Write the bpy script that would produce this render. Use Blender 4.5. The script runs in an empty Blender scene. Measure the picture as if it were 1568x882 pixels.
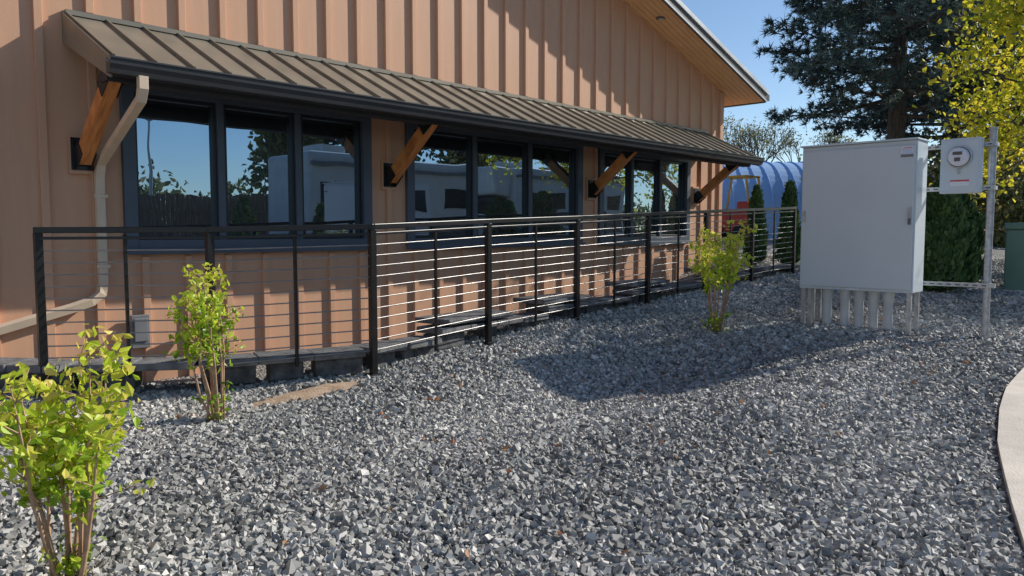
import bpy, math, random
import numpy as np
from mathutils import Vector, Matrix
random.seed(7); rng=np.random.default_rng(7)
S=bpy.context.scene
CA,SA=math.cos(math.radians(43.4)),math.sin(math.radians(43.4))
def W(r,d):  # camera-right / forward metres -> world XY
    return (CA*d+SA*r, SA*d-CA*r)
def plane(x,y): return 0.04*min(max(x,0),20)+0.05*min(max(y,-2),7.5)
def gh(x,y):
    x=np.asarray(x,float); y=np.asarray(y,float)
    z=0.04*np.clip(x,0,20)+0.05*np.clip(y,-2,7.5)
    z=z-0.24*np.exp(-(((x-5.0)/1.8)**2+((y-3.65)/0.85)**2))
    z=z-0.07*np.exp(-(((x-2.7)/1.5)**2+((y-5.2)/0.8)**2))
    z=z+0.012*np.sin(x*2.1+y*1.3)+0.010*np.sin(x*0.9-y*2.7+1)+.006*np.sin(x*5.3+1)*np.sin(y*6.1)
    return z
def g(x,y): return float(gh(x,y))
path=[(1.15,7.0),(1.38,6.45),(1.68,6.03),(2.50,5.42),(3.55,5.05),(5.03,5.24),(6.48,5.35),(7.93,5.41),(9.4,5.46),(10.85,5.5),(12.6,5.52)]
def pathY(x): return np.interp(x,[p[0] for p in path],[p[1] for p in path])
def pit(x,y):
    m=(x>1.2)&(x<12.6)&(y>pathY(x)+.10)&(y<7.35)
    return np.where(m,np.clip((12.5-x)/1.5,0,1),0)
# ------------------------------------------------------------ materials
def nmat(name):
    m=bpy.data.materials.new(name); m.use_nodes=True
    nt=m.node_tree; return m,nt,nt.nodes['Principled BSDF']
def pmat(name,c1,c2=None,scale=5,rough=0.7,metal=0,bump=0,bscale=40,stretch=(1,1,1),spec=0.5,detail=6,lo=.35,hi=.65):
    m,nt,b=nmat(name); N=nt.nodes; L=nt.links
    b.inputs['Roughness'].default_value=rough; b.inputs['Metallic'].default_value=metal
    b.inputs['Specular IOR Level'].default_value=spec
    tc=N.new('ShaderNodeTexCoord'); mp=N.new('ShaderNodeMapping'); mp.inputs['Scale'].default_value=stretch
    L.new(tc.outputs['Object'],mp.inputs[0])
    if c2 is None: c2=tuple(c*0.8 for c in c1)
    n=N.new('ShaderNodeTexNoise'); n.inputs['Scale'].default_value=scale; n.inputs['Detail'].default_value=detail
    L.new(mp.outputs[0],n.inputs['Vector'])
    r=N.new('ShaderNodeValToRGB'); r.color_ramp.elements[0].color=(*c1,1); r.color_ramp.elements[1].color=(*c2,1)
    r.color_ramp.elements[0].position=lo; r.color_ramp.elements[1].position=hi
    L.new(n.outputs[0],r.inputs[0]); L.new(r.outputs[0],b.inputs['Base Color'])
    if bump:
        n2=N.new('ShaderNodeTexNoise'); n2.inputs['Scale'].default_value=bscale; n2.inputs['Detail'].default_value=5
        L.new(mp.outputs[0],n2.inputs['Vector'])
        bp=N.new('ShaderNodeBump'); bp.inputs['Strength'].default_value=bump; bp.inputs['Distance'].default_value=0.01
        L.new(n2.outputs[0],bp.inputs['Height']); L.new(bp.outputs[0],b.inputs['Normal'])
    return m
def leafmat(name,cols,trans=0.35,rough=0.5):
    m,nt,b=nmat(name); N=nt.nodes; L=nt.links
    a=N.new('ShaderNodeAttribute'); a.attribute_name='rnd'
    r=N.new('ShaderNodeValToRGB'); cr=r.color_ramp
    while len(cr.elements)<len(cols): cr.elements.new(0.5)
    for i,c in enumerate(cols):
        cr.elements[i].position=i/(len(cols)-1); cr.elements[i].color=(*c,1)
    L.new(a.outputs['Fac'],r.inputs[0]); L.new(r.outputs[0],b.inputs['Base Color'])
    b.inputs['Roughness'].default_value=rough
    if trans>0:
        t=N.new('ShaderNodeBsdfTranslucent'); L.new(r.outputs[0],t.inputs[0])
        mx=N.new('ShaderNodeMixShader'); mx.inputs[0].default_value=trans
        L.new(b.outputs[0],mx.inputs[1]); L.new(t.outputs[0],mx.inputs[2])
        L.new(mx.outputs[0],N['Material Output'].inputs[0])
    return m
M={}
M['siding']=pmat('fiber_cement_siding',(0.655,0.375,0.232),(0.625,0.353,0.217),2.5,0.6,0,0.13,34,(6,6,0.6),0.4)
M['trim']=pmat('tan_trim_paint',(0.63,0.36,0.222),(0.59,0.335,0.205),4,0.55,0,0.12,30,(3,3,1))
M['awn']=pmat('bronze_metal_roof',(0.28,0.25,0.195),(0.225,0.20,0.155),2.5,0.42,0.25)
M['gut']=pmat('dark_gutter_metal',(0.05,0.053,0.058),(0.04,0.043,0.048),3,0.4,0.1)
M['dark']=pmat('dark_soffit',(0.035,0.037,0.042),None,4,0.7)
M['frame']=pmat('slate_window_frame',(0.085,0.108,0.14),(0.075,0.095,0.125),4,0.45)
M['frame2']=pmat('black_window_sash',(0.018,0.023,0.03),None,4,0.4)
M['black']=pmat('black_rail_paint',(0.008,0.008,0.009),(0.014,0.014,0.015),8,0.33)
M['rod']=pmat('steel_rod',(0.36,0.35,0.34),(0.26,0.25,0.245),8,0.35,0.75)
M['timber']=pmat('stained_timber',(0.74,0.30,0.09),(0.46,0.165,0.045),6,0.5,0,0.4,25,(8,1,1))
M['spout']=pmat('tan_downspout',(0.72,0.57,0.42),(0.66,0.52,0.38),6,0.4)
M['block']=pmat('charcoal_block',(0.15,0.15,0.15),(0.06,0.06,0.062),14,0.9,0,0.9,60)
M['cap']=pmat('charcoal_cap',(0.22,0.22,0.222),(0.12,0.12,0.122),10,0.9,0,0.8,50)
M['cab']=pmat('cabinet_grey_paint',(0.58,0.64,0.69),(0.55,0.61,0.66),2,0.38,0,0.03,15)
M['galv']=pmat('galvanised_steel',(0.5,0.51,0.53),(0.34,0.35,0.37),25,0.42,0.6)
M['pvc']=pmat('pvc_conduit',(0.62,0.62,0.62),(0.54,0.54,0.54),6,0.5)
M['white']=pmat('white_paint',(0.66,0.66,0.65),(0.58,0.58,0.57),3,0.45)
M['label']=pmat('label_white',(0.8,0.8,0.83),(0.65,0.65,0.75),60,0.5)
M['red']=pmat('red_paint',(0.6,0.04,0.03),(0.5,0.03,0.02),5,0.4)
M['yellow']=pmat('orange_yellow_paint',(0.75,0.42,0.05),None,5,0.4)
M['rubber']=pmat('rubber',(0.02,0.02,0.02),None,5,0.8)
M['bluemetal']=pmat('blue_painted_metal',(0.34,0.53,0.86),(0.42,0.60,0.88),1.5,0.35,0.0)
M['roofedge']=pmat('light_metal_edge',(0.68,0.71,0.74),None,3,0.4,0.1)
M['fascia']=pmat('fascia_paint',(0.13,0.12,0.115),None,3,0.5)
M['bark']=pmat('bark',(0.13,0.095,0.07),(0.065,0.048,0.035),12,0.9,0,0.8,30,(1,1,.3))
M['stem']=pmat('shrub_stem',(0.50,0.32,0.21),(0.34,0.20,0.12),20,0.7)
M['boxgreen']=pmat('utility_box_green',(0.16,0.26,0.19),(0.13,0.22,0.16),3,0.5)
M['concrete']=pmat('concrete',(0.74,0.66,0.56),(0.62,0.55,0.47),6,0.85,0,0.4,90)
M['fence']=pmat('weathered_wood',(0.25,0.17,0.11),(0.14,0.09,0.06),4,0.85,0,0.5,20,(6,6,.5))
M['beige']=pmat('beige_clay',(0.65,0.5,0.36),None,5,0.7)
M['glasscar']=pmat('dark_glass',(0.02,0.025,0.03),None,5,0.08)
M['grey']=pmat('grey_cover',(0.2,0.2,0.21),None,5,0.6)
M['soil']=pmat('sandy_soil',(0.52,0.38,0.26),(0.34,0.24,0.16),9,0.95,0,0.8,60)
def soff():
    m=pmat('wood_soffit',(0.92,0.56,0.29),(0.80,0.45,0.22),4,0.5,0,0,20,(1,10,1))
    nt=m.node_tree;N=nt.nodes;L=nt.links;b=N['Principled BSDF']
    tc=N.new('ShaderNodeTexCoord');w=N.new('ShaderNodeTexWave');w.bands_direction='Y';w.inputs['Scale'].default_value=3.2
    L.new(tc.outputs['Object'],w.inputs[0]); r=N.new('ShaderNodeValToRGB'); r.color_ramp.elements[1].position=0.08
    L.new(w.outputs['Fac'],r.inputs[0]); bp=N.new('ShaderNodeBump'); bp.inputs['Distance'].default_value=0.01
    L.new(r.outputs[0],bp.inputs['Height']); L.new(bp.outputs[0],b.inputs['Normal']); return m
M['soffit']=soff()
def glass():
    m,nt,b=nmat('window_glass');N=nt.nodes;L=nt.links
    b.inputs['Base Color'].default_value=(0.012,0.014,0.016,1); b.inputs['Roughness'].default_value=0.3
    gl=N.new('ShaderNodeBsdfGlossy'); gl.inputs['Roughness'].default_value=0.0; gl.inputs[0].default_value=(0.56,0.78,1.0,1)
    tc=N.new('ShaderNodeTexCoord'); n=N.new('ShaderNodeTexNoise'); n.inputs['Scale'].default_value=1.3; n.inputs['Detail'].default_value=1
    L.new(tc.outputs['Object'],n.inputs[0]); bp=N.new('ShaderNodeBump'); bp.inputs['Strength'].default_value=0.35; bp.inputs['Distance'].default_value=0.01
    L.new(n.outputs[0],bp.inputs['Height']); L.new(bp.outputs[0],gl.inputs['Normal'])
    mx=N.new('ShaderNodeMixShader'); mx.inputs[0].default_value=0.45
    L.new(b.outputs[0],mx.inputs[1]); L.new(gl.outputs[0],mx.inputs[2]); L.new(mx.outputs[0],N['Material Output'].inputs[0])
    return m
M['glass']=glass()
def groundmat():
    m,nt,b=nmat('gravel_ground');N=nt.nodes;L=nt.links
    tc=N.new('ShaderNodeTexCoord'); v=N.new('ShaderNodeTexVoronoi'); v.inputs['Scale'].default_value=34
    L.new(tc.outputs['Object'],v.inputs['Vector'])
    r=N.new('ShaderNodeValToRGB'); cr=r.color_ramp; cr.elements[0].color=(0.09,0.088,0.083,1); cr.elements[1].color=(0.55,0.53,0.50,1)
    bw=N.new('ShaderNodeRGBToBW'); L.new(v.outputs['Color'],bw.inputs[0]); L.new(bw.outputs[0],r.inputs[0])
    n=N.new('ShaderNodeTexNoise'); n.inputs['Scale'].default_value=0.35; n.inputs['Detail'].default_value=6; L.new(tc.outputs['Object'],n.inputs[0])
    mx=N.new('ShaderNodeMix'); mx.data_type='RGBA'; mx.blend_type='MULTIPLY'; mx.inputs[0].default_value=0.5
    L.new(r.outputs[0],mx.inputs[6]); L.new(n.outputs['Fac'],mx.inputs[7]); L.new(mx.outputs[2],b.inputs['Base Color'])
    b.inputs['Roughness'].default_value=0.9
    bp=N.new('ShaderNodeBump'); bp.inputs['Distance'].default_value=0.03; bp.invert=True; L.new(v.outputs['Distance'],bp.inputs['Height']); L.new(bp.outputs[0],b.inputs['Normal'])
    return m
M['ground']=groundmat()
M['stone']=leafmat('crushed_stone',[(0.135,0.131,0.122),(0.245,0.239,0.222),(0.36,0.35,0.325),(0.47,0.455,0.42),(0.61,0.585,0.54),(0.82,0.77,0.70)],0,0.75)
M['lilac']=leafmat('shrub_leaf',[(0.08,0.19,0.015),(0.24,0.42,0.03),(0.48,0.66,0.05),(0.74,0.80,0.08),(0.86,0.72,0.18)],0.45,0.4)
M['pine']=leafmat('pine_needles',[(0.03,0.056,0.05),(0.065,0.105,0.092),(0.13,0.185,0.16),(0.23,0.28,0.24)],0.15,0.5)
M['yleaf']=leafmat('yellow_green_leaf',[(0.18,0.25,0.015),(0.46,0.49,0.03),(0.80,0.68,0.05),(0.88,0.72,0.08)],0.5,0.5)
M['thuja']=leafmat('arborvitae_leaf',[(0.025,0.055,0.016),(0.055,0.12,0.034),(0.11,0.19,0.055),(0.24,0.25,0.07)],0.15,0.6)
M['dist']=leafmat('distant_leaf',[(0.07,0.085,0.035),(0.15,0.18,0.07),(0.32,0.31,0.10),(0.42,0.33,0.16)],0.25,0.7)
M['dryleaf']=leafmat('dry_leaf',[(0.40,0.14,0.06),(0.55,0.34,0.18)],0.2,0.7)
# ------------------------------------------------------------ mesh builder
class MB:
    def __init__(s): s.v=[]; s.f=[]; s.m=[]; s.mats=[]
    def mi(s,k):
        if k not in s.mats: s.mats.append(k)
        return s.mats.index(k)
    def poly(s,pts,k,faces=None):
        o=len(s.v); s.v+= [tuple(p) for p in pts]; i=s.mi(k)
        for f in (faces or [tuple(range(len(pts)))]):
            s.f.append(tuple(o+a for a in f)); s.m.append(i)
    def box(s,x0,x1,y0,y1,z0,z1,k):
        s.poly([(x0,y0,z0),(x1,y0,z0),(x1,y1,z0),(x0,y1,z0),(x0,y0,z1),(x1,y0,z1),(x1,y1,z1),(x0,y1,z1)],k,
          [(0,3,2,1),(4,5,6,7),(0,1,5,4),(1,2,6,5),(2,3,7,6),(3,0,4,7)])
    def obox(s,c,size,rotz,k,tilt=0,tilt2=0):
        R=Matrix.Rotation(rotz,3,'Z')@Matrix.Rotation(tilt,3,'Y')@Matrix.Rotation(tilt2,3,'X')
        pts=[]
        for dz in(-.5,.5):
            for dx,dy in((-.5,-.5),(.5,-.5),(.5,.5),(-.5,.5)):
                pts.append(Vector(c)+R@Vector((dx*size[0],dy*size[1],dz*size[2])))
        s.poly(pts,k,[(0,3,2,1),(4,5,6,7),(0,1,5,4),(1,2,6,5),(2,3,7,6),(3,0,4,7)])
    def beam(s,p,q,w,h,k,up=(0,0,1)):
        p=Vector(p);q=Vector(q);d=(q-p).normalized(); u=Vector(up)
        sd=d.cross(u)
        if sd.length<1e-4: sd=d.cross(Vector((1,0,0)))
        sd.normalize(); u=sd.cross(d).normalized()
        pts=[]
        for e in(p,q):
            for a,b in((-1,-1),(1,-1),(1,1),(-1,1)): pts.append(e+sd*(a*w/2)+u*(b*h/2))
        s.poly(pts,k,[(0,1,2,3),(4,7,6,5),(0,4,5,1),(1,5,6,2),(2,6,7,3),(3,7,4,0)])
    def tube(s,pts,rs,k,n=8,cap=True):
        pts=[Vector(p) for p in pts]
        if not hasattr(rs,'__len__'): rs=[rs]*len(pts)
        V=[];F=[]
        for i,p in enumerate(pts):
            d=(pts[min(i+1,len(pts)-1)]-pts[max(i-1,0)]).normalized()
            a=d.cross(Vector((0.31,0.17,0.93)) if abs(d.z)<.9 else Vector((1,0.1,0))).normalized(); b=d.cross(a)
            for j in range(n):
                t=2*math.pi*j/n; V.append(p+a*(rs[i]*math.cos(t))+b*(rs[i]*math.sin(t)))
        for i in range(len(pts)-1):
            for j in range(n):
                F.append((i*n+j,i*n+(j+1)%n,(i+1)*n+(j+1)%n,(i+1)*n+j))
        if cap: F.append(tuple(range(n-1,-1,-1))); F.append(tuple((len(pts)-1)*n+j for j in range(n)))
        s.poly(V,k,F)
    def sweep(s,pts,w,h,k,ax=(0,1,0)):
        pts=[Vector(p) for p in pts]; A=Vector(ax); V=[];F=[]
        for i,p in enumerate(pts):
            d=(pts[min(i+1,len(pts)-1)]-pts[max(i-1,0)]).normalized()
            sd=d.cross(A)
            if sd.length<.2: sd=Vector((1,0,0))
            sd.normalize(); up=sd.cross(d).normalized()
            for a,b in((-1,-1),(1,-1),(1,1),(-1,1)): V.append(p+sd*(a*w/2)+up*(b*h/2))
        for i in range(len(pts)-1):
            for j in range(4): F.append((i*4+j,i*4+(j+1)%4,(i+1)*4+(j+1)%4,(i+1)*4+j))
        F.append((3,2,1,0)); m=(len(pts)-1)*4; F.append((m,m+1,m+2,m+3)); s.poly(V,k,F)
    def make(s,name,parent=None,bevel=0,smooth=False):
        me=bpy.data.meshes.new(name); me.from_pydata(s.v,[],s.f)
        for k in s.mats: me.materials.append(M[k])
        me.polygons.foreach_set('material_index',s.m)
        if smooth: me.polygons.foreach_set('use_smooth',[True]*len(s.f))
        me.update()
        o=bpy.data.objects.new(name,me); S.collection.objects.link(o)
        if parent: o.parent=parent
        if bevel:
            b=o.modifiers.new('b','BEVEL'); b.width=bevel; b.segments=2; b.limit_method='ANGLE'
        return o
def empty(name,loc=(0,0,0)):
    e=bpy.data.objects.new(name,None); S.collection.objects.link(e); return e
def npmesh(name,V,F,rnd,mat,parent=None):
    n,k,_=V.shape; F=np.asarray(F); K=F.shape[1]
    idx=(np.arange(n)[:,None,None]*k+F[None]).reshape(-1)
    me=bpy.data.meshes.new(name); me.vertices.add(n*k); me.vertices.foreach_set('co',V.reshape(-1).astype(np.float32))
    nf=n*len(F); me.loops.add(len(idx)); me.loops.foreach_set('vertex_index',idx.astype(np.int32))
    me.polygons.add(nf); me.polygons.foreach_set('loop_start',(np.arange(nf)*K).astype(np.int32))
    me.update(calc_edges=True)
    a=me.attributes.new('rnd','FLOAT','POINT'); a.data.foreach_set('value',np.repeat(rnd,k).astype(np.float32))
    me.materials.append(M[mat]); me.validate()
    me.polygons.foreach_set('use_smooth',np.zeros(len(me.polygons),bool)); me.update()
    o=bpy.data.objects.new(name,me); S.collection.objects.link(o)
    if parent: o.parent=parent
    return o
def rotmats(n):
    q=rng.normal(size=(n,4)); q/=np.linalg.norm(q,axis=1)[:,None]
    w,x,y,z=q.T
    return np.stack([1-2*(y*y+z*z),2*(x*y-z*w),2*(x*z+y*w),2*(x*y+z*w),1-2*(x*x+z*z),2*(y*z-x*w),2*(x*z-y*w),2*(y*z+x*w),1-2*(x*x+y*y)],1).reshape(n,3,3)
def leaves(name,C,size,mat,rnd,parent=None,aspect=0.6,jit=.35):
    n=len(C); T=np.array([(0,-.5,0),(.5,-.15,.10),(.34,.2,.06),(0,.62,-.08),(-.34,.2,.06),(-.5,-.15,.10)],float)
    T[:,0]*=aspect
    s=size*(1-jit+2*jit*rng.random(n))
    V=np.einsum('nij,kj->nki',rotmats(n),T)*s[:,None,None]+C[:,None,:]
    return npmesh(name,V,[(0,1,2,3),(0,3,4,5)],rnd,mat,parent)
# ------------------------------------------------------------ ground
xs=np.concatenate([np.linspace(-300,-12,14)[:-1],np.linspace(-12,26,191),np.linspace(26,500,16)[1:]])
ys=np.concatenate([np.linspace(-400,-16,12)[:-1],np.linspace(-16,2,60)[:-1],np.linspace(2,8,76),np.linspace(8,26,60)[1:],np.linspace(26,400,12)[1:]])
XX,YY=np.meshgrid(xs,ys,indexing='ij'); ZZ=gh(XX,YY)
ZZ=np.where((XX>-3)&(XX<13.2)&(YY>7.3)&(YY<19.8),ZZ-0.3,ZZ)-.38*pit(XX,YY)
nx,ny=XX.shape
V=np.stack([XX,YY,ZZ],-1).reshape(-1,3)
i,j=np.meshgrid(np.arange(nx-1),np.arange(ny-1),indexing='ij'); a=(i*ny+j).ravel()
F=np.stack([a,a+ny,a+ny+1,a+1],1)
me=bpy.data.meshes.new('gravel_ground'); me.from_pydata(V.tolist(),[],F.tolist()); me.materials.append(M['ground'])
me.polygons.foreach_set('use_smooth',[True]*len(F)); o=bpy.data.objects.new('ground',me); S.collection.objects.link(o)
# sidewalk
edge=[(-1.0,-.9),(1,-.25),(2.5,.27),(4.13,.73),(5.0,.95),(5.7,1.08),(6.45,1.18),(7.9,1.25),(10,1.15),(14,.6),(20,-.6)]
def edgeY(x): return np.interp(x,[e[0] for e in edge],[e[1] for e in edge])
mb=MB(); ex=np.linspace(-1,20,64)
for k in range(63):
    x0,x1=ex[k],ex[k+1]; pts=[]
    for (x,dy) in((x0,0),(x1,0),(x1,-1.5),(x0,-1.5)):
        y=float(edgeY(x))+dy; pts.append((x,y,g(x,float(edgeY(x)))+.045))
    top=pts; bot=[(p[0],p[1],p[2]-.2) for p in pts]
    mb.poly(top+bot,'concrete',[(3,2,1,0),(0,1,5,4),(2,3,7,6)])
mb.make('sidewalk')
# ------------------------------------------------------------ rail path
rail=[(1.60,5.95,1.47),(2.47,5.25,1.475),(3.58,4.87,1.50),(5.03,5.06,1.56),(6.48,5.17,1.615),(7.93,5.23,1.68),(9.40,5.28,1.74),(10.85,5.32,1.80),(12.35,5.33,1.86)]
# ------------------------------------------------------------ gravel stones
def scatter(n,x0,x1,y0,y1):
    P=np.stack([rng.uniform(x0,x1,n),rng.uniform(y0,y1,n)],1); return P
P=scatter(500000,-.8,18,.0,7.1)
dist=np.hypot(P[:,0],P[:,1])
dens=np.where(dist<6,1.0,np.where(dist<9,0.6,0.32))
patch=(((P[:,0]-2.95)/.50)**2+((P[:,1]-4.80)/.15)**2)<rng.uniform(.5,1.3,len(P))
keep=(rng.random(len(P))<dens)&(P[:,1]>edgeY(P[:,0])+.02)&(dist>1.8)&(pit(P[:,0],P[:,1]-.03)<=0)&~((P[:,0]<.2)&(P[:,1]>6))&~patch
P=P[keep]; n=len(P); dist=np.hypot(P[:,0],P[:,1])
far=np.clip((dist-6)/6,0,1)
L=rng.lognormal(math.log(.0252),.23,n)*(1+.45*far)
T=np.array([(-1,-1,-1),(1,-1,-1),(1,1,-1),(-1,1,-1),(-1,-1,1),(1,-1,1),(1,1,1),(-1,1,1)],float)*.5
V=T[None]*(1-.38*rng.random((n,8,1)))+rng.uniform(-.15,.15,(n,8,3))
V=V*1.14*(L[:,None]*np.stack([np.ones(n),rng.uniform(.62,.98,n),rng.uniform(.5,.85,n)],1))[:,None,:]
V=np.einsum('nij,nkj->nki',rotmats(n),V)
z=gh(P[:,0],P[:,1])+rng.uniform(-.004,.018,n)
V=V+np.stack([P[:,0],P[:,1],z],1)[:,None,:]
sr=rng.beta(1.6,2.3,n)+.06*np.sin(P[:,0]*1.7+np.sin(P[:,1]*2.3)*1.5)+.05*np.sin(P[:,1]*3.1-P[:,0]*.8)
npmesh('gravel',V,[(0,3,2,1),(4,5,6,7),(0,1,5,4),(1,2,6,5),(2,3,7,6),(3,0,4,7)],np.clip(sr,0,1),'stone')
n=80; P=scatter(n,1.5,9,1.6,4.8); C=np.stack([P[:,0],P[:,1],gh(P[:,0],P[:,1])+.03],1)
leaves('fallen_leaves',C,.045,'dryleaf',rng.random(n))
# ------------------------------------------------------------ BUILDING
B=empty('commercial_building')
WY=7.2; XE=13.32; ZS=4.07; SL=.31
def zs(x): return ZS+SL*(XE-x) if x>=0 else ZS+SL*(XE+x)
wins=[(2.68,5.2),(5.85,9.03),(9.59,12.1)]; ZB,ZT=1.36,2.73
mb=MB(); bp=[-XE,0]+[w for ww in wins for w in ww]+[XE]
for a,b in zip(bp[:-1],bp[1:]):
    if (a,b) in wins:
        mb.poly([(a,WY,-.3),(b,WY,-.3),(b,WY,ZB),(a,WY,ZB)],'siding')
        mb.poly([(a,WY,ZT),(b,WY,ZT),(b,WY,zs(b)+.02),(a,WY,zs(a)+.02)],'siding')
        for q in[((a,WY,ZB),(a,WY,ZT),(a,WY+.1,ZT),(a,WY+.1,ZB)),((b,WY,ZB),(b,WY+.1,ZB),(b,WY+.1,ZT),(b,WY,ZT)),((a,WY,ZB),(a,WY+.1,ZB),(b,WY+.1,ZB),(b,WY,ZB)),((a,WY,ZT),(b,WY,ZT),(b,WY+.1,ZT),(a,WY+.1,ZT))]: mb.poly(q,'trim')
    else: mb.poly([(a,WY,-.3),(b,WY,-.3),(b,WY,zs(b)+.02),(a,WY,zs(a)+.02)],'siding')
mb.poly([(XE,WY,-.3),(XE,20,-.3),(XE,20,ZS+.02),(XE,WY,ZS+.02)],'siding')
mb.poly([(-XE,WY,-.3),(-XE,20,-.3),(-XE,20,ZS),(-XE,WY,ZS)],'siding')
mb.poly([(-XE,20,-.3),(XE,20,-.3),(XE,20,ZS),(0,20,zs(0)),(-XE,20,ZS)],'siding')
mb.make('walls',B)
mb=MB()
x=-3.1
AX0,AX1=2.2,12.78
ZA=3.27; BD=.036
while x<XE-.1:
    w=.032
    if x<AX0-.02 or x>AX1+.03: segs=[(-.2,zs(x)-.0)]
    else:
        segs=[(ZA+.035,zs(x))]
        inw=[ww for ww in wins if ww[0]-.1<x<ww[1]+.1]
        if inw: segs.append((-.2,ZB-.12))
        else: segs.append((-.2,ZA-.2))
    for z0,z1 in segs: mb.box(x-w,x+w,WY-BD,WY+.001,z0,z1,'siding')
    x+=.392
mb.box(XE-.1,XE+.022,WY-.04,WY-.001,-.2,ZS-.02,'trim')
mb.box(XE+.001,XE+.025,WY-.001,WY+.1,-.2,ZS-.05,'trim')
mb.make('battens',B,bevel=.003)
for wi,(a,b) in enumerate(wins):
    mb=MB(); f=WY-.05
    mb.box(a-.07,a+.04,f,WY+.06,ZB-.06,ZT+.04,'frame'); mb.box(b-.04,b+.07,f,WY+.06,ZB-.06,ZT+.04,'frame')
    mb.box(a+.04,b-.04,f+.002,WY+.06,ZT-.04,ZT+.04,'frame'); mb.box(a+.04,b-.04,f-.004,WY+.06,ZB-.06,ZB+.03,'frame')
    mb.box(a-.10,b+.10,f-.03,f-.005,ZB-.10,ZB-.045,'frame')
    p=(b-a)/3
    for i in range(3):
        x0=a+.04 if i==0 else a+i*p; x1=b-.04 if i==2 else a+(i+1)*p
        if i>0: mb.box(x0-.035,x0+.035,WY-.02,WY+.062,ZB+.03,ZT-.04,'frame'); x0+=.035
        if i<2: x1-=.035
        t=.035
        for q in[(x0,x0+t,ZB+.03,ZT-.04),(x1-t,x1,ZB+.03,ZT-.04),(x0+t,x1-t,ZB+.03,ZB+.03+t),(x0+t,x1-t,ZT-.04-t,ZT-.04)]:
            mb.box(q[0],q[1],WY+.005,WY+.06,q[2],q[3],'frame2')
    mb.make('window_frame_%d'%(wi+1),B,bevel=.003)
    for i in range(3):
        mb=MB(); x0=a+i*p+.02; x1=a+(i+1)*p-.02
        mb.box(x0,x1,WY+.045,WY+.055,ZB,ZT,'glass'); mb.make('window_glass_%d_%d'%(wi+1,i+1),B)
mb=MB(); Y0=WY-.6; XO=XE+.54; th=.16
zz=lambda x: ZS+SL*(XE-x)
for s in(1,-1):
    A=[(0,Y0,zz(0)+.02),(s*XO,Y0,zz(XO)+.02),(s*XO,20.6,zz(XO)+.02),(0,20.6,zz(0)+.02)]
    T2=[(p[0],p[1],p[2]+th) for p in A]
    mb.poly(A+T2,'awn',[(0,3,2,1),(4,5,6,7),(0,1,5,4),(1,2,6,5),(2,3,7,6)])
mb.make('roof',B)
mb=MB()
for s in(1,-1):
    A=[(0,Y0+.02,zz(0)),(s*XO-.02*s,Y0+.02,zz(XO)),(s*XO-.02*s,WY+.02,zz(XO)),(0,WY+.02,zz(0))]
    mb.poly(A,'soffit'); 
    A=[(s*XE,WY+.021,zz(XE)-.002),(s*XO-.02*s,WY+.021,zz(XO)-.002),(s*XO-.02*s,20,zz(XO)-.002),(s*XE,20,zz(XE)-.002)]; mb.poly(A,'soffit')
mb.make('soffit',B)
mb=MB()
mb.beam((0,Y0-.016,zz(0)+.08),(XO,Y0-.016,zz(XO)+.08),.03,.20,'fascia')
mb.beam((0,Y0-.045,zz(0)+.165),(XO+.03,Y0-.045,zz(XO+.03)+.165),.025,.07,'roofedge')
mb.beam((0,Y0-.035,zz(0)+.0),(XO,Y0-.035,zz(XO)+.0),.012,.03,'roofedge')
mb.beam((XO+.02,Y0,zz(XO)+.06),(XO+.02,20.6,zz(XO)+.06),.03,.16,'fascia')
mb.beam((XO+.09,Y0-.02,zz(XO)+.08),(XO+.09,20.6,zz(XO)+.08),.10,.11,'gut')
mb.make('rake_fascia',B)
mb=MB(); xl=10.75; zl=zz(xl)
mb.tube([(xl,Y0+.3,zl-.015),(xl,Y0+.3,zl+.01)],.075,'fascia',20); mb.tube([(xl,Y0+.3,zl-.02),(xl,Y0+.3,zl-.012)],.05,'white',20)
mb.make('recessed_soffit_fixture',B)
# ------------------------------------------------------------ awning
AY=6.2; ZO=2.77
mb=MB()
mb.poly([(AX0,AY-.03,ZO-.015),(AX1,AY-.03,ZO-.015),(AX1,WY,ZA),(AX0,WY,ZA),(AX0,AY-.03,ZO-.04),(AX1,AY-.03,ZO-.04),(AX1,WY,ZA-.025),(AX0,WY,ZA-.025)],'awn',[(0,1,2,3),(4,7,6,5),(0,4,5,1),(1,5,6,2),(3,7,4,0)])
x=AX0+.012
while x<AX1:
    mb.beam((x,AY-.03,ZO-.001),(x,WY-.03,ZA-.001),.014,.026,'awn'); x+=.305
mb.box(AX0,AX1,WY-.045,WY-.003,ZA-.01,ZA+.03,'awn')
for xe in(AX0-.012,AX1+.012):
    d=.19
    mb.poly([(xe-.01,AY-.02,ZO-d+.03),(xe-.01,WY-.001,ZA-d-.05),(xe-.01,WY-.001,ZA+.01),(xe-.01,AY-.02,ZO+.0),
             (xe+.01,AY-.02,ZO-d+.03),(xe+.01,WY-.001,ZA-d-.05),(xe+.01,WY-.001,ZA+.01),(xe+.01,AY-.02,ZO+.0)],'awn',[(0,3,2,1),(4,5,6,7),(3,7,6,2),(0,1,5,4),(0,4,7,3)])
mb.make('awning_metal_roof',B)
mb=MB()
mb.poly([(AX0,AY+.0,ZO-.14),(AX1,AY+.0,ZO-.14),(AX1,WY-.002,ZA-.2),(AX0,WY-.002,ZA-.2)],'dark')
mb.box(AX0+.01,AX1-.01,AY-.005,AY+.035,ZO-.14,ZO-.045,'dark')
mb.box(AX0+.01,AX1-.01,AY+.12,AY+.26,ZO-.16,ZO-.04,'dark')
mb.make('awning_soffit',B)
mb=MB()
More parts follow.
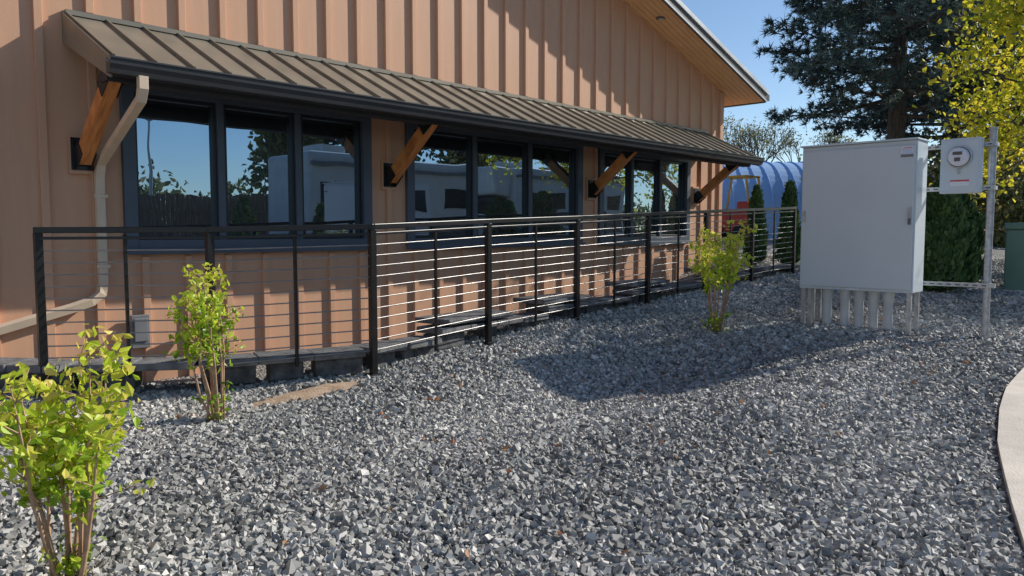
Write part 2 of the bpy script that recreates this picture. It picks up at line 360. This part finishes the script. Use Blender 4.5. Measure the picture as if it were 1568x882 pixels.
prof=[(AY-.012,ZO-.02),(AY-.012,ZO-.135),(AY-.07,ZO-.135),(AY-.08,ZO-.105),(AY-.10,ZO-.07),(AY-.105,ZO-.035),(AY-.115,ZO-.03),(AY-.115,ZO-.018),(AY-.10,ZO-.018),(AY-.095,ZO-.05),(AY-.03,ZO-.05)]
nP=len(prof); pts=[(AX0-.04,y,z) for y,z in prof]+[(AX1+.04,y,z) for y,z in prof]
mb.poly(pts,'gut',[tuple(range(nP)),tuple(range(2*nP-1,nP-1,-1))]+[(i,nP+i,nP+(i+1)%nP,(i+1)%nP) for i in range(nP)])
mb.make('awning_gutter',B)
for bi,bx in enumerate([2.28,5.52,9.31,12.38]):
    mb=MB()
    mb.beam((bx,WY-.07,2.07),(bx,AY+.2,ZO-.11),.10,.13,'timber')
    mb.make('timber_strut_%d'%(bi+1),B,bevel=.006)
    mb=MB()
    mb.box(bx-.085,bx+.085,WY-.055,WY-.043,1.98,2.25,'black'); mb.box(bx-.10,bx+.10,WY-.042,WY-.002,1.95,2.28,'trim')
    mb.beam((bx-.055,WY-.03,2.04),(bx-.055,WY-.17,2.16),.008,.16,'black'); mb.beam((bx+.055,WY-.03,2.04),(bx+.055,WY-.17,2.16),.008,.16,'black')
    mb.beam((bx-.056,AY+.33,ZO-.2),(bx-.056,AY+.17,ZO-.09),.008,.15,'black'); mb.beam((bx+.056,AY+.33,ZO-.2),(bx+.056,AY+.17,ZO-.09),.008,.15,'black')
    for dx in(-.065,.065):
        for z in(2.0,2.22): mb.tube([(bx+dx,WY-.062,z),(bx+dx,WY-.055,z)],.01,'black',6)
    mb.make('strut_bracket_%d'%(bi+1),B)
mb=MB()
mb.sweep([(2.40,AY-.06,ZO-.13),(2.40,AY-.06,ZO-.22),(2.40,AY-.02,ZO-.30),(2.40,WY-.13,2.05),(2.40,WY-.075,1.94),(2.40,WY-.07,1.85),(2.40,WY-.07,1.02),(2.385,WY-.07,.93),(2.30,WY-.07,.865),(2.15,WY-.07,.82),(1.6,WY-.07,.68),(.3,WY-.07,.44)],.07,.055,'spout',(.0,1,.35))
for z in(1.75,1.15): mb.box(2.345,2.455,WY-.105,WY-.099,z,z+.03,'spout')
mb.make('downspout',B,bevel=.006)
mb=MB(); mb.box(2.62,2.78,WY-.07,WY-.037,.42,.72,'grey'); mb.box(2.64,2.76,WY-.085,WY-.071,.48,.69,'grey'); mb.make('outlet_cover',B,bevel=.006)
mb=MB(); cx,cy=3.28,6.93; pr=[(.05,.42),(.09,.43),(.14,.58),(.155,.62),(.165,.63),(.15,.63),(.12,.58)]
n=20; V=[];F=[]
for r,z in pr:
    for j in range(n): V.append((cx+r*math.cos(2*math.pi*j/n),cy+r*math.sin(2*math.pi*j/n),z))
for i in range(len(pr)-1):
    for j in range(n): F.append((i*n+j,i*n+(j+1)%n,(i+1)*n+(j+1)%n,(i+1)*n+j))
mb.poly(V,'beige',F); mb.tube([(cx,cy,.1),(cx,cy,.42)],[.07,.05],'beige',16); mb.make('clay_pot',smooth=True)
# ------------------------------------------------------------ block edging
Bk=empty('block_retaining_wall')
cum=[0]
for p,q in zip(path[:-1],path[1:]): cum.append(cum[-1]+math.dist(p,q))
def at(s):
    s=min(max(s,0),cum[-1]-1e-6)
    for i in range(len(cum)-1):
        if s<=cum[i+1]:
            t=(s-cum[i])/(cum[i+1]-cum[i]); p,q=path[i],path[i+1]
            return (p[0]+t*(q[0]-p[0]),p[1]+t*(q[1]-p[1]),math.atan2(q[1]-p[1],q[0]-p[0]))
mb=MB(); mc=MB(); s=0.1
while s<cum[-1]-.1:
    l=.40
    x,y,a=at(s+l/2); z=plane(x,y)
    lev=math.floor((z+.02)/.075)*.075-.03
    for zz0,hh in((lev-.30,.195),(lev-.10,.10),(lev+.003,.135)):
        if random.random()<.8 or zz0<lev-.15:
            mb.obox((x+random.uniform(-.01,.01),y+random.uniform(0,.03),zz0+hh/2),(l-.03 if random.random()<.6 else l*.62,.18,hh),a+random.uniform(-.03,.03),'block')
    s+=l
s=.05
while s<cum[-1]-.1:
    l=.405; x,y,a=at(s+l/2); z=plane(x,y); lev=math.floor((z+.02)/.075)*.075-.03
    mc.obox((x,y+random.uniform(-.012,.012),lev+.14+.03+random.uniform(0,.004)),(l-.004,.29+random.uniform(-.01,.02),.055),a+random.uniform(-.02,.02),'cap',random.uniform(-.008,.008))
    s+=l
mc.obox((4.95,5.28,.665),(.95,.42,.05),.12,'cap')
mc.obox((6.35,5.40,.745),(.85,.42,.05),.06,'cap'); mc.obox((8.1,5.48,.83),(.9,.40,.05),.04,'cap'); mc.obox((10.2,5.53,.93),(1.2,.43,.05),.02,'cap')
for (x,y,z) in((4.7,5.25,.49),(5.2,5.32,.49),(6.15,5.42,.58),(6.6,5.44,.58),(7.8,5.47,.66),(8.4,5.5,.66)):
    mb.obox((x,y,z+.02),(.2,.22,.26),.1,'block')
mb.make('blocks',Bk,bevel=.012); mc.make('capstones',Bk,bevel=.01)
mb=MB(); c=(2.95,4.80); pts=[]
for k in range(24):
    a=k/24*6.283; r=1+.15*math.sin(3*a)+.08*math.sin(7*a); x=c[0]+r*.58*math.cos(a); y=c[1]+r*.19*math.sin(a); pts.append((x,y,g(x,y)+.002))
mb.poly(pts+[(c[0],c[1],g(*c)+.03)],'soil',[(k,(k+1)%24,24) for k in range(24)]); mb.make('soil_patch',smooth=True)
# ------------------------------------------------------------ railing
R=empty('cable_railing'); mb=MB(); mr=MB(); mt=MB()
def rp(x,y,zt,sz=.05,zb=None): mb.box(x-sz/2,x+sz/2,y-sz/2,y+sz/2,(g(x,y)-.1) if zb is None else zb,zt,'black')
for (x,y,z) in rail:
    rp(x,y,z-.02); mb.box(x-.05,x+.05,y-.05,y+.05,g(x,y)-.1,g(x,y)+.03,'black')
for p,q in zip(rail[:-1],rail[1:]):
    P0=Vector(p);Q0=Vector(q); d=(Q0-P0).normalized()*.02
    mt.beam(P0-d,Q0+d,.055,.042,'black')
    mb.beam(P0-Vector((0,0,.055)),Q0-Vector((0,0,.055)),.03,.02,'black')
    for k in range(11):
        dz=-.14-.082*k
        mr.tube([P0+Vector((0,0,dz)),Q0+Vector((0,0,dz))],.005,'rod',6,False)
    m_=(P0+Q0)/2; rp(m_.x,m_.y,m_.z-.03,.022,m_.z-1.03)
mb.make('posts',R,bevel=.003); mr.make('rods',R,smooth=True); mt.make('top_rail',R,bevel=.004)
# ------------------------------------------------------------ cabinet
E=empty('electrical_cabinet'); cx0,cx1,cy0,cy1,cz0,cz1=7.95,8.28,2.26,3.36,.875,2.33
mb=MB(); mb.box(cx0,cx1,cy0,cy1,cz0,cz1,'cab'); mb.make('enclosure',E,bevel=.008)
mb=MB(); mb.box(cx0-.022,cx0-.003,cy0+.012,cy1-.012,cz0+.03,cz1-.045,'cab'); mb.make('door',E,bevel=.006)
mb=MB(); mb.box(cx0-.035,cx1+.01,cy0-.012,cy1+.012,cz1+.001,cz1+.018,'cab'); mb.make('drip_cap',E,bevel=.004)
mb=MB()
z=1.62
mb.box(cx0-.04,cx0-.023,cy0+.03,cy0+.055,z-.06,z+.08,'galv'); mb.box(cx0-.055,cx0-.041,cy0+.03,cy0+.05,z-.09,z-.03,'fascia'); mb.box(cx0-.04,cx0-.023,cy1-.055,cy1-.03,z-.05,z+.06,'galv')
mb.tube([(cx0-.05,cy0+.04,z-.03),(cx0-.05,cy0+.04,z+.02)],.006,'galv',8)
mb.box(cx0-.026,cx0-.0225,cy0+.03,cy0+.14,2.20,2.27,'label'); mb.box(cx0-.006,cx0-.0005,cy0+.5,cy0+.62,cz0+.005,cz0+.025,'label')
for k in range(4): mb.box(cx0-.028,cx0-.0265,cy0+.04,cy0+.13-.01*(k%2),2.205+k*.016,2.211+k*.016,'bluemetal' if k<3 else 'red')
mb.box(cx0-.026,cx0-.0225,cy0+.03,cy0+.14,2.17,2.195,'grey')
mb.make('latch_and_labels',E)
mb=MB()
for y in(3.12,2.94,2.80,2.66,2.52): 
    zb=g(8.1,y)-.05; r=.045
    mb.tube([(8.1,y,zb),(8.1,y,cz0+.0)],r,'pvc',18); mb.tube([(8.1,y,cz0-.10),(8.1,y,cz0-.002)],r+.010,'pvc',18)
mb.make('conduits',E)
mb=MB()
for y in(3.33,3.26,2.30):
    for x in(8.0,8.24): mb.box(x-.02,x+.02,y-.02,y+.02,g(x,y)-.05,cz0-.001,'galv')
mb.make('legs',E)
Mt=empty('electric_meter'); mb=MB(); px,py=8.5,1.76
mb.tube([(px,py,g(px,py)-.1),(px,py,2.43)],.033,'galv',16); mb.tube([(px,py,2.43),(px,py,2.45)],.038,'galv',16)
mb.make('pipe_post',Mt)
mb=MB()
for z in(2.29,1.88,.95):
    mb.box(px-.075,px-.035,1.68 if z<1 else 1.72,2.50,z-.02,z+.02,'galv')
    for k in range(9): mb.box(px-.0765,px-.0752,1.75+k*.075,1.79+k*.075,z-.007,z+.007,'fascia')
    mb.box(px-.045,px+.045,py-.045,py+.045,z-.018,z+.018,'galv')
mb.make('strut_channels',Mt)
mb=MB(); mb.box(px-.20,px-.077,1.815,2.155,1.83,2.35,'cab'); mb.make('meter_box',Mt,bevel=.008)
mb=MB(); mb.box(px-.208,px-.2005,1.83,2.14,1.85,2.33,'cab'); mb.make('meter_box_cover',Mt,bevel=.003)
mb=MB()
c=Vector((px-.205,1.985,2.17)); D=lambda a:c+Vector((-a,0,0))
mb.tube([D(0),D(.03)],.108,'galv',36); mb.tube([D(.03),D(.034)],[.096,.096],'fascia',36)
mb.tube([D(.034),D(.075),D(.095),D(.10)],[.088,.086,.076,.05],'label',36)
mb.box(c.x-.106,c.x-.101,1.945,2.025,2.185,2.215,'fascia'); mb.box(c.x-.106,c.x-.101,1.96,2.01,2.125,2.16,'fascia')
mb.tube([D(.02)+Vector((0,0,-.11)),D(.02)+Vector((0,0,-.16))],.009,'galv',8)
mb.make('meter_dial',Mt)
mb=MB()
mb.box(px-.2105,px-.2085,1.90,2.06,1.90,1.94,'label');mb.box(px-.2105,px-.2085,1.90,2.06,1.942,1.955,'red')
mb.make('warning_label',Mt)
for (r,d,w,h) in((6.98,11.0,.5,.98),(7.75,11.3,.6,1.0)):
    x,y=W(r,d); z=g(x,y); mb=MB()
    e=empty('transformer_box')
    mb.box(x,x+.5,y-w,y-.04,z,z+h*.9,'boxgreen'); mb.make('housing',e,bevel=.02)
    mb=MB(); mb.box(x-.02,x+.52,y-w-.02,y-.02,z+h*.9+.001,z+h,'boxgreen'); mb.make('lid',e,bevel=.02)
    mb=MB(); mb.box(x-.1,x+.6,y-w-.1,y+.06,z-.1,z+.03,'concrete'); mb.make('pad',e)
# ------------------------------------------------------------ shrubs
def shrub(x,y,h,w,zl,nleaf,size,nst=12,bias=.15,sp=1.0):
    z=g(x,y); e=empty('lilac_shrub'); mb=MB(); nodes=[]
    for k in range(nst):
        a=random.uniform(0,6.28); r0=random.uniform(.01,.07); r1=w/2*random.uniform(.3,.95); hh=h*random.uniform(.68,1.05)
        p=[(x+r0*math.cos(a),y+r0*math.sin(a),z-.02)]
        for t in(.25,.5,.75,1): 
            rr=r0+(r1-r0)*t**.8; p.append((x+rr*math.cos(a+.3*t)+random.uniform(-.018,.018),y+rr*math.sin(a+.3*t)+random.uniform(-.018,.018),z+hh*t))
        mb.tube(p,[.009,.0075,.006,.004,.002],'stem',6)
        for t in np.linspace(zl+random.uniform(-.08,.08),1,7): 
            i=min(int(t*4),3); f=t*4-i; P=Vector(p[i]).lerp(Vector(p[i+1]),f); nodes.append(P)
            b=P+Vector((random.uniform(-.12,.12),random.uniform(-.12,.12),random.uniform(.0,.10)))*(w/.5)*sp; nodes.append(b); nodes.append(P.lerp(b,.6))
            mb.tube([P,b],[.003,.0015],'stem',4)
        if k%3==0:
            for q in range(4): nodes.append(Vector(p[0]).lerp(Vector(p[1]),random.uniform(.2,1))+Vector((random.uniform(-.05,.05),random.uniform(-.05,.05),0)))
    mb.make('stems',e,smooth=True)
    N=np.array([list(q) for q in nodes]); idx=rng.integers(0,len(N),nleaf)
    C=N[idx]+rng.normal(0,.02,(nleaf,3))
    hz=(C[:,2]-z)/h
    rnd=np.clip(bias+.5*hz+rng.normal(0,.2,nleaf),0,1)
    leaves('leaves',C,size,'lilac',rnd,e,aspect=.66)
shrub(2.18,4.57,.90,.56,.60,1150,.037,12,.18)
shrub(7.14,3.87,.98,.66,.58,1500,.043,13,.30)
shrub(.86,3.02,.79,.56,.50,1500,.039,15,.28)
# ------------------------------------------------------------ arborvitae
def thuja(x,y,h,w,n=5000,s=.05,name='arborvitae'):
    z=g(x,y); e=empty(name); mb=MB(); mb.tube([(x,y,z-.05),(x,y,z+h*.7)],[w*.06,w*.02],'bark',6); mb.make('trunk',e)
    t=rng.random(n)**.8; prof=np.minimum(1,(t*7+.35))*np.sqrt(np.clip(1-t,0,1))**1.1
    a=rng.uniform(0,6.283,n); rad=w/2*prof*np.sqrt(rng.uniform(.35,1,n))*(1+.14*np.sin(a*3+t*11)+.10*np.sin(a*7-t*23))
    C=np.stack([x+rad*np.cos(a),y+rad*np.sin(a),z+.05+t*h],1)
    T=np.array([(-.5,0,0),(.5,0,0),(.3,0,1.2),(-.2,.0,1.3)],float)
    ang=a+rng.normal(0,.7,n); tl=rng.normal(.25,.3,n)
    ss=s*rng.uniform(.6,1.3,n)
    tx=-np.sin(ang);ty=np.cos(ang)
    V=np.zeros((n,4,3))
    for k,(u,_,v) in enumerate(T):
        V[:,k,0]=C[:,0]+ss*(u*tx+v*tl*np.cos(a)); V[:,k,1]=C[:,1]+ss*(u*ty+v*tl*np.sin(a)); V[:,k,2]=C[:,2]+ss*v
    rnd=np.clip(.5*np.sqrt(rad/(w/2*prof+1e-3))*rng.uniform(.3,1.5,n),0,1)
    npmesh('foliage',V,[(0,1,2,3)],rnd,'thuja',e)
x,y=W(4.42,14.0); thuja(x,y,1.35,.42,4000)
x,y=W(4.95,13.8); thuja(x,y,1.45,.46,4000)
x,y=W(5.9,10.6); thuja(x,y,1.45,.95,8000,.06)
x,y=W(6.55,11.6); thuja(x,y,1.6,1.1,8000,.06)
thuja(8.9,-2.6,1.9,.8,3500,.08); thuja(11.2,-2.9,1.7,.75,3500,.08); thuja(19.5,-4,1.8,.8,3500,.08)
# ------------------------------------------------------------ pine
def pine(x,y,H,R,z0,name='pine_tree',seed=1,dens=1.0,K=20,wd=.022):
    rd=random.Random(seed); z=g(x,y); e=empty(name); mb=MB()
    mb.tube([(x,y,z-.2),(x+.1,y,z+H*.4),(x,y,z+H*.98)],[.32,.24,.04],'bark',12)
    C=[];D=[]
    h=z0
    while h<H:
        t=(h-z0)/(H-z0); Lm=R*(1-t)**.75*(.6+.4*min(1,t*4+.5))
        for k in range(rd.randint(5,7)):
            a=rd.uniform(0,6.283); L_=Lm*rd.uniform(.5,1.15); 
            p0=Vector((x,y,z+h+rd.uniform(-.3,.3))); pts=[p0]
            dz=rd.uniform(-.25,.25)-.10*(1-t)
            for u in(.33,.66,1): pts.append(p0+Vector((math.cos(a+.1*u)*L_*u,math.sin(a+.1*u)*L_*u,dz*L_*u+.14*L_*u*u)))
            mb.tube(pts,[.06*(1-t)+.03,.045,.025,.012],'bark',5,False)
            nb=int(L_*7*dens)+3
            for q in range(nb):
                u=rd.uniform(.2,1); i=min(int(u*3),2); P=pts[i].lerp(pts[i+1],u*3-i)
                side=rd.choice((-1,1)); ln=rd.uniform(.15,1.1)*(1.15-u)*L_*.38+.2
                da=a+side*rd.uniform(.5,1.2); Q=P+Vector((math.cos(da)*ln,math.sin(da)*ln,rd.uniform(-.40,.25)*ln))
                mb.tube([P,Q],[.015,.006],'bark',3,False)
                for w_ in(.4,.75,1):
                    if rd.random()<.8: C.append(P.lerp(Q,w_)+Vector((rd.uniform(-.12,.12),rd.uniform(-.12,.12),rd.uniform(-.12,.14)))); D.append((math.cos(da),math.sin(da),.2))
        h+=rd.uniform(.42,.66)
    mb.make('trunk_and_limbs',e)
    C=np.array([list(c) for c in C]); D=np.array(D); n=len(C)
    C=np.repeat(C,K,0); D=np.repeat(D,K,0); cl=np.repeat(rng.random(n),K)
    v=rng.normal(size=(n*K,3))*.8+D; v/=np.linalg.norm(v,axis=1)[:,None]
    ln=rng.uniform(.15,.30,n*K)[:,None]; sd=np.cross(v,rng.normal(size=(n*K,3))); sd/=np.linalg.norm(sd,axis=1)[:,None]
    V=np.stack([C+sd*wd,C-sd*wd,C+v*ln],1)
    rnd=np.clip(cl*.75+rng.uniform(0,.3,n*K),0,1)
    npmesh('needles',V,[(0,1,2)],rnd,'pine',e)
x,y=W(12.3,25); pine(x,y,14,6.1,4.3,seed=3,dens=1.0,K=18)
x,y=W(17.5,31); pine(x,y,14,6.0,3.9,seed=5,dens=.6,K=14,wd=.03)
x,y=W(23,33); pine(x,y,13,6.0,2.5,seed=6,dens=.45,K=12,wd=.035)
# ------------------------------------------------------------ broadleaf trees
def broad(x,y,H,R,zc,n,size,mat,name,seed=2,squash=1.0,ncl=60):
    rd=random.Random(seed); z=g(x,y); e=empty(name); mb=MB()
    mb.tube([(x,y,z-.2),(x+.05,y+.05,z+zc*.6),(x,y,z+zc)],[.13*H/6,.10*H/6,.07*H/6],'bark',10)
    cc=[]
    for k in range(ncl):
        a=rd.uniform(0,6.283); ph=rd.uniform(-.7,1.4); rr=R*rd.uniform(.45,1.0)
        q=Vector((x+rr*math.cos(a)*math.cos(ph*.8),y+rr*math.sin(a)*math.cos(ph*.8),z+zc+rr*math.sin(ph)*squash))
        p0=Vector((x,y,z+zc*rd.uniform(.6,1.0))); mid=p0.lerp(q,.5)+Vector((rd.uniform(-.2,.2),rd.uniform(-.2,.2),.15*R))
        mb.tube([p0,mid,q],[.035*H/6,.02*H/6,.006],'bark',5,False); 
        for w_ in(.55,.75,.9,1.0):
            b=mid.lerp(q,w_); cc.append((b.x,b.y,b.z,rd.uniform(.25,.5)*R*.45))
            t_=b+Vector((rd.uniform(-1,1),rd.uniform(-1,1),rd.uniform(-.8,.8)))*R*.2
            mb.tube([b,t_],[.008,.003],'bark',3,False)
    mb.make('trunk_and_limbs',e)
    cc=np.array(cc); idx=rng.integers(0,len(cc),n); C=cc[idx,:3]+rng.normal(size=(n,3))*cc[idx,3:4]*.5
    rnd=np.clip(np.take(rng.random(len(cc)),idx)*.6+rng.uniform(0,.4,n),0,1)
    leaves('leaves',C,size,mat,rnd,e,aspect=.8)
x,y=W(10.2,13.4); broad(x,y,6,2.95,3.5,13000,.095,'yleaf','yellow_green_tree',4,1.15,64)
def mass(name,items,n,size,mat):
    C=[]
    for (x,y,zc,rw,rh,k) in items:
        m=int(n*k)
        v=rng.normal(size=(m,3)); v/=np.linalg.norm(v,axis=1)[:,None]; v*=rng.uniform(.3,1,(m,1))**.5
        v*=(1+.25*np.sin(v[:,0:1]*6+x)+.2*np.sin(v[:,2:3]*9+y))
        C.append(np.stack([x+v[:,0]*rw,y+v[:,1]*rw,zc+v[:,2]*rh],1))
    C=np.concatenate(C); return leaves(name,C,size,mat,rng.random(len(C)))
D1=[(*W(r,60+random.uniform(-5,5)),2.5+random.uniform(0,2),3.5,random.uniform(2.5,4.5),1) for r in np.arange(14,52,3.2)]
D1+=[(x,-38+random.uniform(-3,3),2.2,3.5,random.uniform(1.5,3.2),.8) for x in np.arange(8,75,3.6)]
mass('distant_trees',D1,1700,.46,'dist')
D2=[(*W(14.8,30),2.2,1.6,1.6,1),(*W(17,27),2.4,1.8,1.9,1.2),(*W(19.5,27),2.6,1.8,2.2,1.2),(*W(14,23),2.0,1.5,1.5,1.2),(*W(16,22.5),2.0,1.5,1.7,1.2),(*W(14.6,25),3.4,1.6,1.4,1.2),(*W(17,25),3.6,1.8,1.5,1.2)]
mass('hedge_bushes',D2,2300,.15,'dist')
def bare(x,y,H,seed):
    rd=random.Random(seed); e=empty('bare_tree'); mb=MB(); tips=[]
    def grow(p,d,l,r,dep):
        q=p+d*l; mb.tube([p,q],[r,r*.65],'bark',4,False)
        if dep==0: tips.append(q); return
        for k in range(3):
            nd=(d+Vector((rd.uniform(-.7,.7),rd.uniform(-.7,.7),rd.uniform(-.15,.5)))).normalized(); grow(q,nd,l*.74,r*.6,dep-1)
    grow(Vector((x,y,g(x,y)-.1)),Vector((0,0,1)),H*.27,H*.018,5); mb.make('branches',e)
    T=np.array([list(t) for t in tips]); n=900; idx=rng.integers(0,len(T),n)
    leaves('sparse_leaves',T[idx]+rng.normal(0,.25,(n,3)),.14,'dist',rng.random(n),e)
x,y=W(14.5,48); bare(x,y,9,1)
x,y=W(17.0,52); bare(x,y,9,2)
x,y=W(19.0,50); bare(x,y,8,5)
# ------------------------------------------------------------ quonset
e=empty('quonset_building'); mb=MB(); Rq=3.9; d0=39; zb=1.15; n=28; rs=np.arange(3,20.01,.3)
V=[];F=[]
for r in rs:
    for j in range(n+1):
        a=math.pi*j/n; x,y=W(r,d0-Rq*math.cos(a)); V.append((x,y,zb+Rq*.98*math.sin(a)))
for i in range(len(rs)-1):
    for j in range(n): F.append((i*(n+1)+j,(i+1)*(n+1)+j,(i+1)*(n+1)+j+1,i*(n+1)+j+1))
F.append(tuple(range(n+1))); F.append(tuple((len(rs)-1)*(n+1)+j for j in range(n,-1,-1)))
mb.poly(V,'bluemetal',F); mb.make('vault',e)
mb=MB()
for r in rs[::2]:
    pts=[]
    for j in range(n+1):
        a=math.pi*j/n; x,y=W(r,d0-(Rq+.02)*math.cos(a)); pts.append((x,y,zb+(Rq*.98+.02)*math.sin(a)))
    mb.tube(pts,.035,'bluemetal',4,False)
mb.make('ribs',e)
e=empty('forklift'); x,y=W(7.7,27); z=g(x,y); mb=MB()
mb.box(x-.5,x+.5,y-.9,y+.5,z+.3,z+1.0,'red'); mb.box(x-.45,x+.45,y-.9,y-.35,z+1.003,z+1.35,'red'); mb.make('body',e,bevel=.06)
mb=MB()
for sx in(-.45,.45):
    mb.beam((x+sx,y-.8,z+1.3),(x+sx,y-.7,z+2.2),.06,.06,'yellow'); mb.beam((x+sx,y+.5,z+.9),(x+sx,y+.3,z+2.2),.06,.06,'yellow'); mb.beam((x+sx,y-.75,z+2.2),(x+sx,y+.35,z+2.2),.06,.06,'yellow')
for k in range(5): mb.beam((x-.45,y-.7+k*.25,z+2.21),(x+.45,y-.7+k*.25,z+2.21),.04,.04,'yellow')
for sx in(-.25,.25): mb.beam((x+sx,y+.72,z+.1),(x+sx,y+.72,z+2.1),.08,.1,'fascia'); mb.beam((x+sx,y+.78,z+.12),(x+sx,y+1.7,z+.12),.1,.05,'fascia')
mb.make('guard_and_mast',e)
mb=MB()
for sy in(-.6,.35):
    for sx in(-.55,.55): mb.tube([(x+sx-.1,y+sy,z+.28),(x+sx+.1,y+sy,z+.28)],.28,'rubber',16)
mb.make('wheels',e)
def fence(p,q,h,name='wooden_fence'):
    e=empty(name); mb=MB(); p=Vector((*p,0));q=Vector((*q,0)); L_=(q-p).length; n=int(L_/.15)
    a=math.atan2(q.y-p.y,q.x-p.x)
    for k in range(n):
        c=p.lerp(q,(k+.5)/n); z=g(c.x,c.y); hh=h+random.uniform(-.03,.03)
        mb.obox((c.x,c.y,z+hh/2),(.135,.02,hh),a,'fence')
    mb.make('pickets',e)
    mb=MB()
    for f in(.25,.8):
        mb.beam((p.x,p.y+.04,g(p.x,p.y)+h*f),(q.x,q.y+.04,g(q.x,q.y)+h*f),.04,.09,'fence')
    mb.make('rails',e)
fence((2,-11),(30,-11),2.4)
# ------------------------------------------------------------ trailer & motorhome (seen reflected)
def rv(x0,x1,y0,y1,h,name,cab=False):
    e=empty(name); z=g((x0+x1)/2,(y0+y1)/2); mb=MB(); mb.box(x0,x1,y0,y1,z+.55,z+h,'white')
    if cab: mb.box(x0-1.6,x0-.003,y0+.1,y1-.1,z+.5,z+1.45,'white'); mb.box(x0-.9,x0-.004,y0+.15,y1-.15,z+1.453,z+2.1,'glasscar'); mb.box(x0-1.0,x0-.005,y0+.05,y1-.05,z+2.15,z+h-.02,'white')
    mb.make('body',e,bevel=.15)
    mb=MB(); L_=x1-x0
    for f,w,zz1,zz2 in((.06,.8,1.7,2.4),(.26,1.2,1.7,2.4),(.8,.9,1.8,2.4)): mb.box(x0+L_*f,x0+L_*f+w,y1-.002,y1+.03,z+zz1,z+zz2,'glasscar')
    mb.box(x0+L_*.58,x0+L_*.58+.7,y1+.001,y1+.025,z+.65,z+2.5,'label'); mb.box(x0+L_*.58+.15,x0+L_*.58+.55,y1+.026,y1+.03,z+1.7,z+2.3,'glasscar')
    mb.box(x0+.2,x0+L_*.56,y1+.001,y1+.015,z+1.1,z+1.35,'fascia'); mb.box(x0+.2,x0+L_*.56,y1+.001,y1+.012,z+1.4,z+1.5,'grey'); mb.box(x0+L_*.7,x1-.2,y1+.001,y1+.012,z+.8,z+1.5,'fascia')
    mb.box(x0+.1,x1-.1,y1+.001,y1+.10,z+h-.4,z+h-.3,'grey'); mb.box(x0+.9,x0+1.7,y0+.6,y1-.6,z+h+.003,z+h+.3,'white'); mb.box(x0+3.4,x0+4.2,y0+.6,y1-.6,z+h+.003,z+h+.25,'grey')
    mb.make('windows_and_trim',e)
    mb=MB()
    for f in([.15,.75] if cab else [.45,.58]):
        for yy in(y0+.12,y1-.1): mb.tube([(x0+L_*f,yy-.12,z+.38),(x0+L_*f,yy+.12,z+.38)],.38,'rubber',20)
    if cab:
        for yy in(y0+.2,y1-.2): mb.tube([(x0-1,yy-.12,z+.38),(x0-1,yy+.12,z+.38)],.38,'rubber',20)
    mb.make('wheels',e)
rv(12.0,18.5,-7.2,-4.8,3.3,'travel_trailer')
rv(21.6,29,-8.2,-5.8,3.3,'motorhome',True)
e=empty('street_lamp'); x,y=15.5,-24.5; z=g(x,y); mb=MB()
mb.tube([(x,y,z),(x,y,z+6.5)],[.1,.06],'galv',10); mb.tube([(x,y,z+6.4),(x-1.2,y,z+6.9)],.04,'galv',8); mb.tube([(x,y,z+6.4),(x+1.2,y,z+6.9)],.04,'galv',8); mb.make('pole',e)
mb=MB(); mb.obox((x-1.5,y,z+6.92),(.7,.25,.12),0,'galv'); mb.obox((x+1.5,y,z+6.92),(.7,.25,.12),0,'galv'); mb.make('lamp_heads',e,bevel=.03)
x,y=18.5,-14; broad(x,y,9,3.6,5.2,5000,.26,'dist','deciduous_tree',9,1.2,50)
x,y=31,-17; pine(x,y,14,4,1.5,seed=8,dens=.4,K=10,wd=.04)
x,y=25,-13; broad(x,y,9,3.6,5.0,4500,.26,'dist','deciduous_tree',12,1.2,45)
# ------------------------------------------------------------ sky, sun, camera
sd=Vector((2.65,-1.0,1.70)).normalized()
el=math.asin(sd.z)
w=bpy.data.worlds.new('World'); S.world=w; w.use_nodes=True; nt=w.node_tree
sk=nt.nodes.new('ShaderNodeTexSky'); sk.sky_type='NISHITA'; sk.sun_disc=False; sk.sun_elevation=el
sk.sun_rotation=math.atan2(sd.x,sd.y); sk.air_density=1.0; sk.dust_density=0.2; sk.ozone_density=3.0; sk.altitude=500
nt.links.new(sk.outputs[0],nt.nodes['Background'].inputs[0]); nt.nodes['Background'].inputs[1].default_value=0.125
ld=bpy.data.lights.new('sun','SUN'); ld.energy=5.0; ld.angle=math.radians(.53); ld.color=(1,.95,.86)
lo=bpy.data.objects.new('sun',ld); S.collection.objects.link(lo); lo.rotation_euler=sd.to_track_quat('Z','Y').to_euler()
cd=bpy.data.cameras.new('camera'); co=bpy.data.objects.new('camera',cd); S.collection.objects.link(co); S.camera=co
cd.sensor_width=36; cd.lens=36*1180/1568; cd.clip_end=2000; cd.clip_start=.05
co.location=(0,0,1.45); co.rotation_euler=(math.radians(90-4.07),0,math.radians(-46.6))
S.view_settings.view_transform='Standard'; S.view_settings.look='None'; S.view_settings.exposure=0
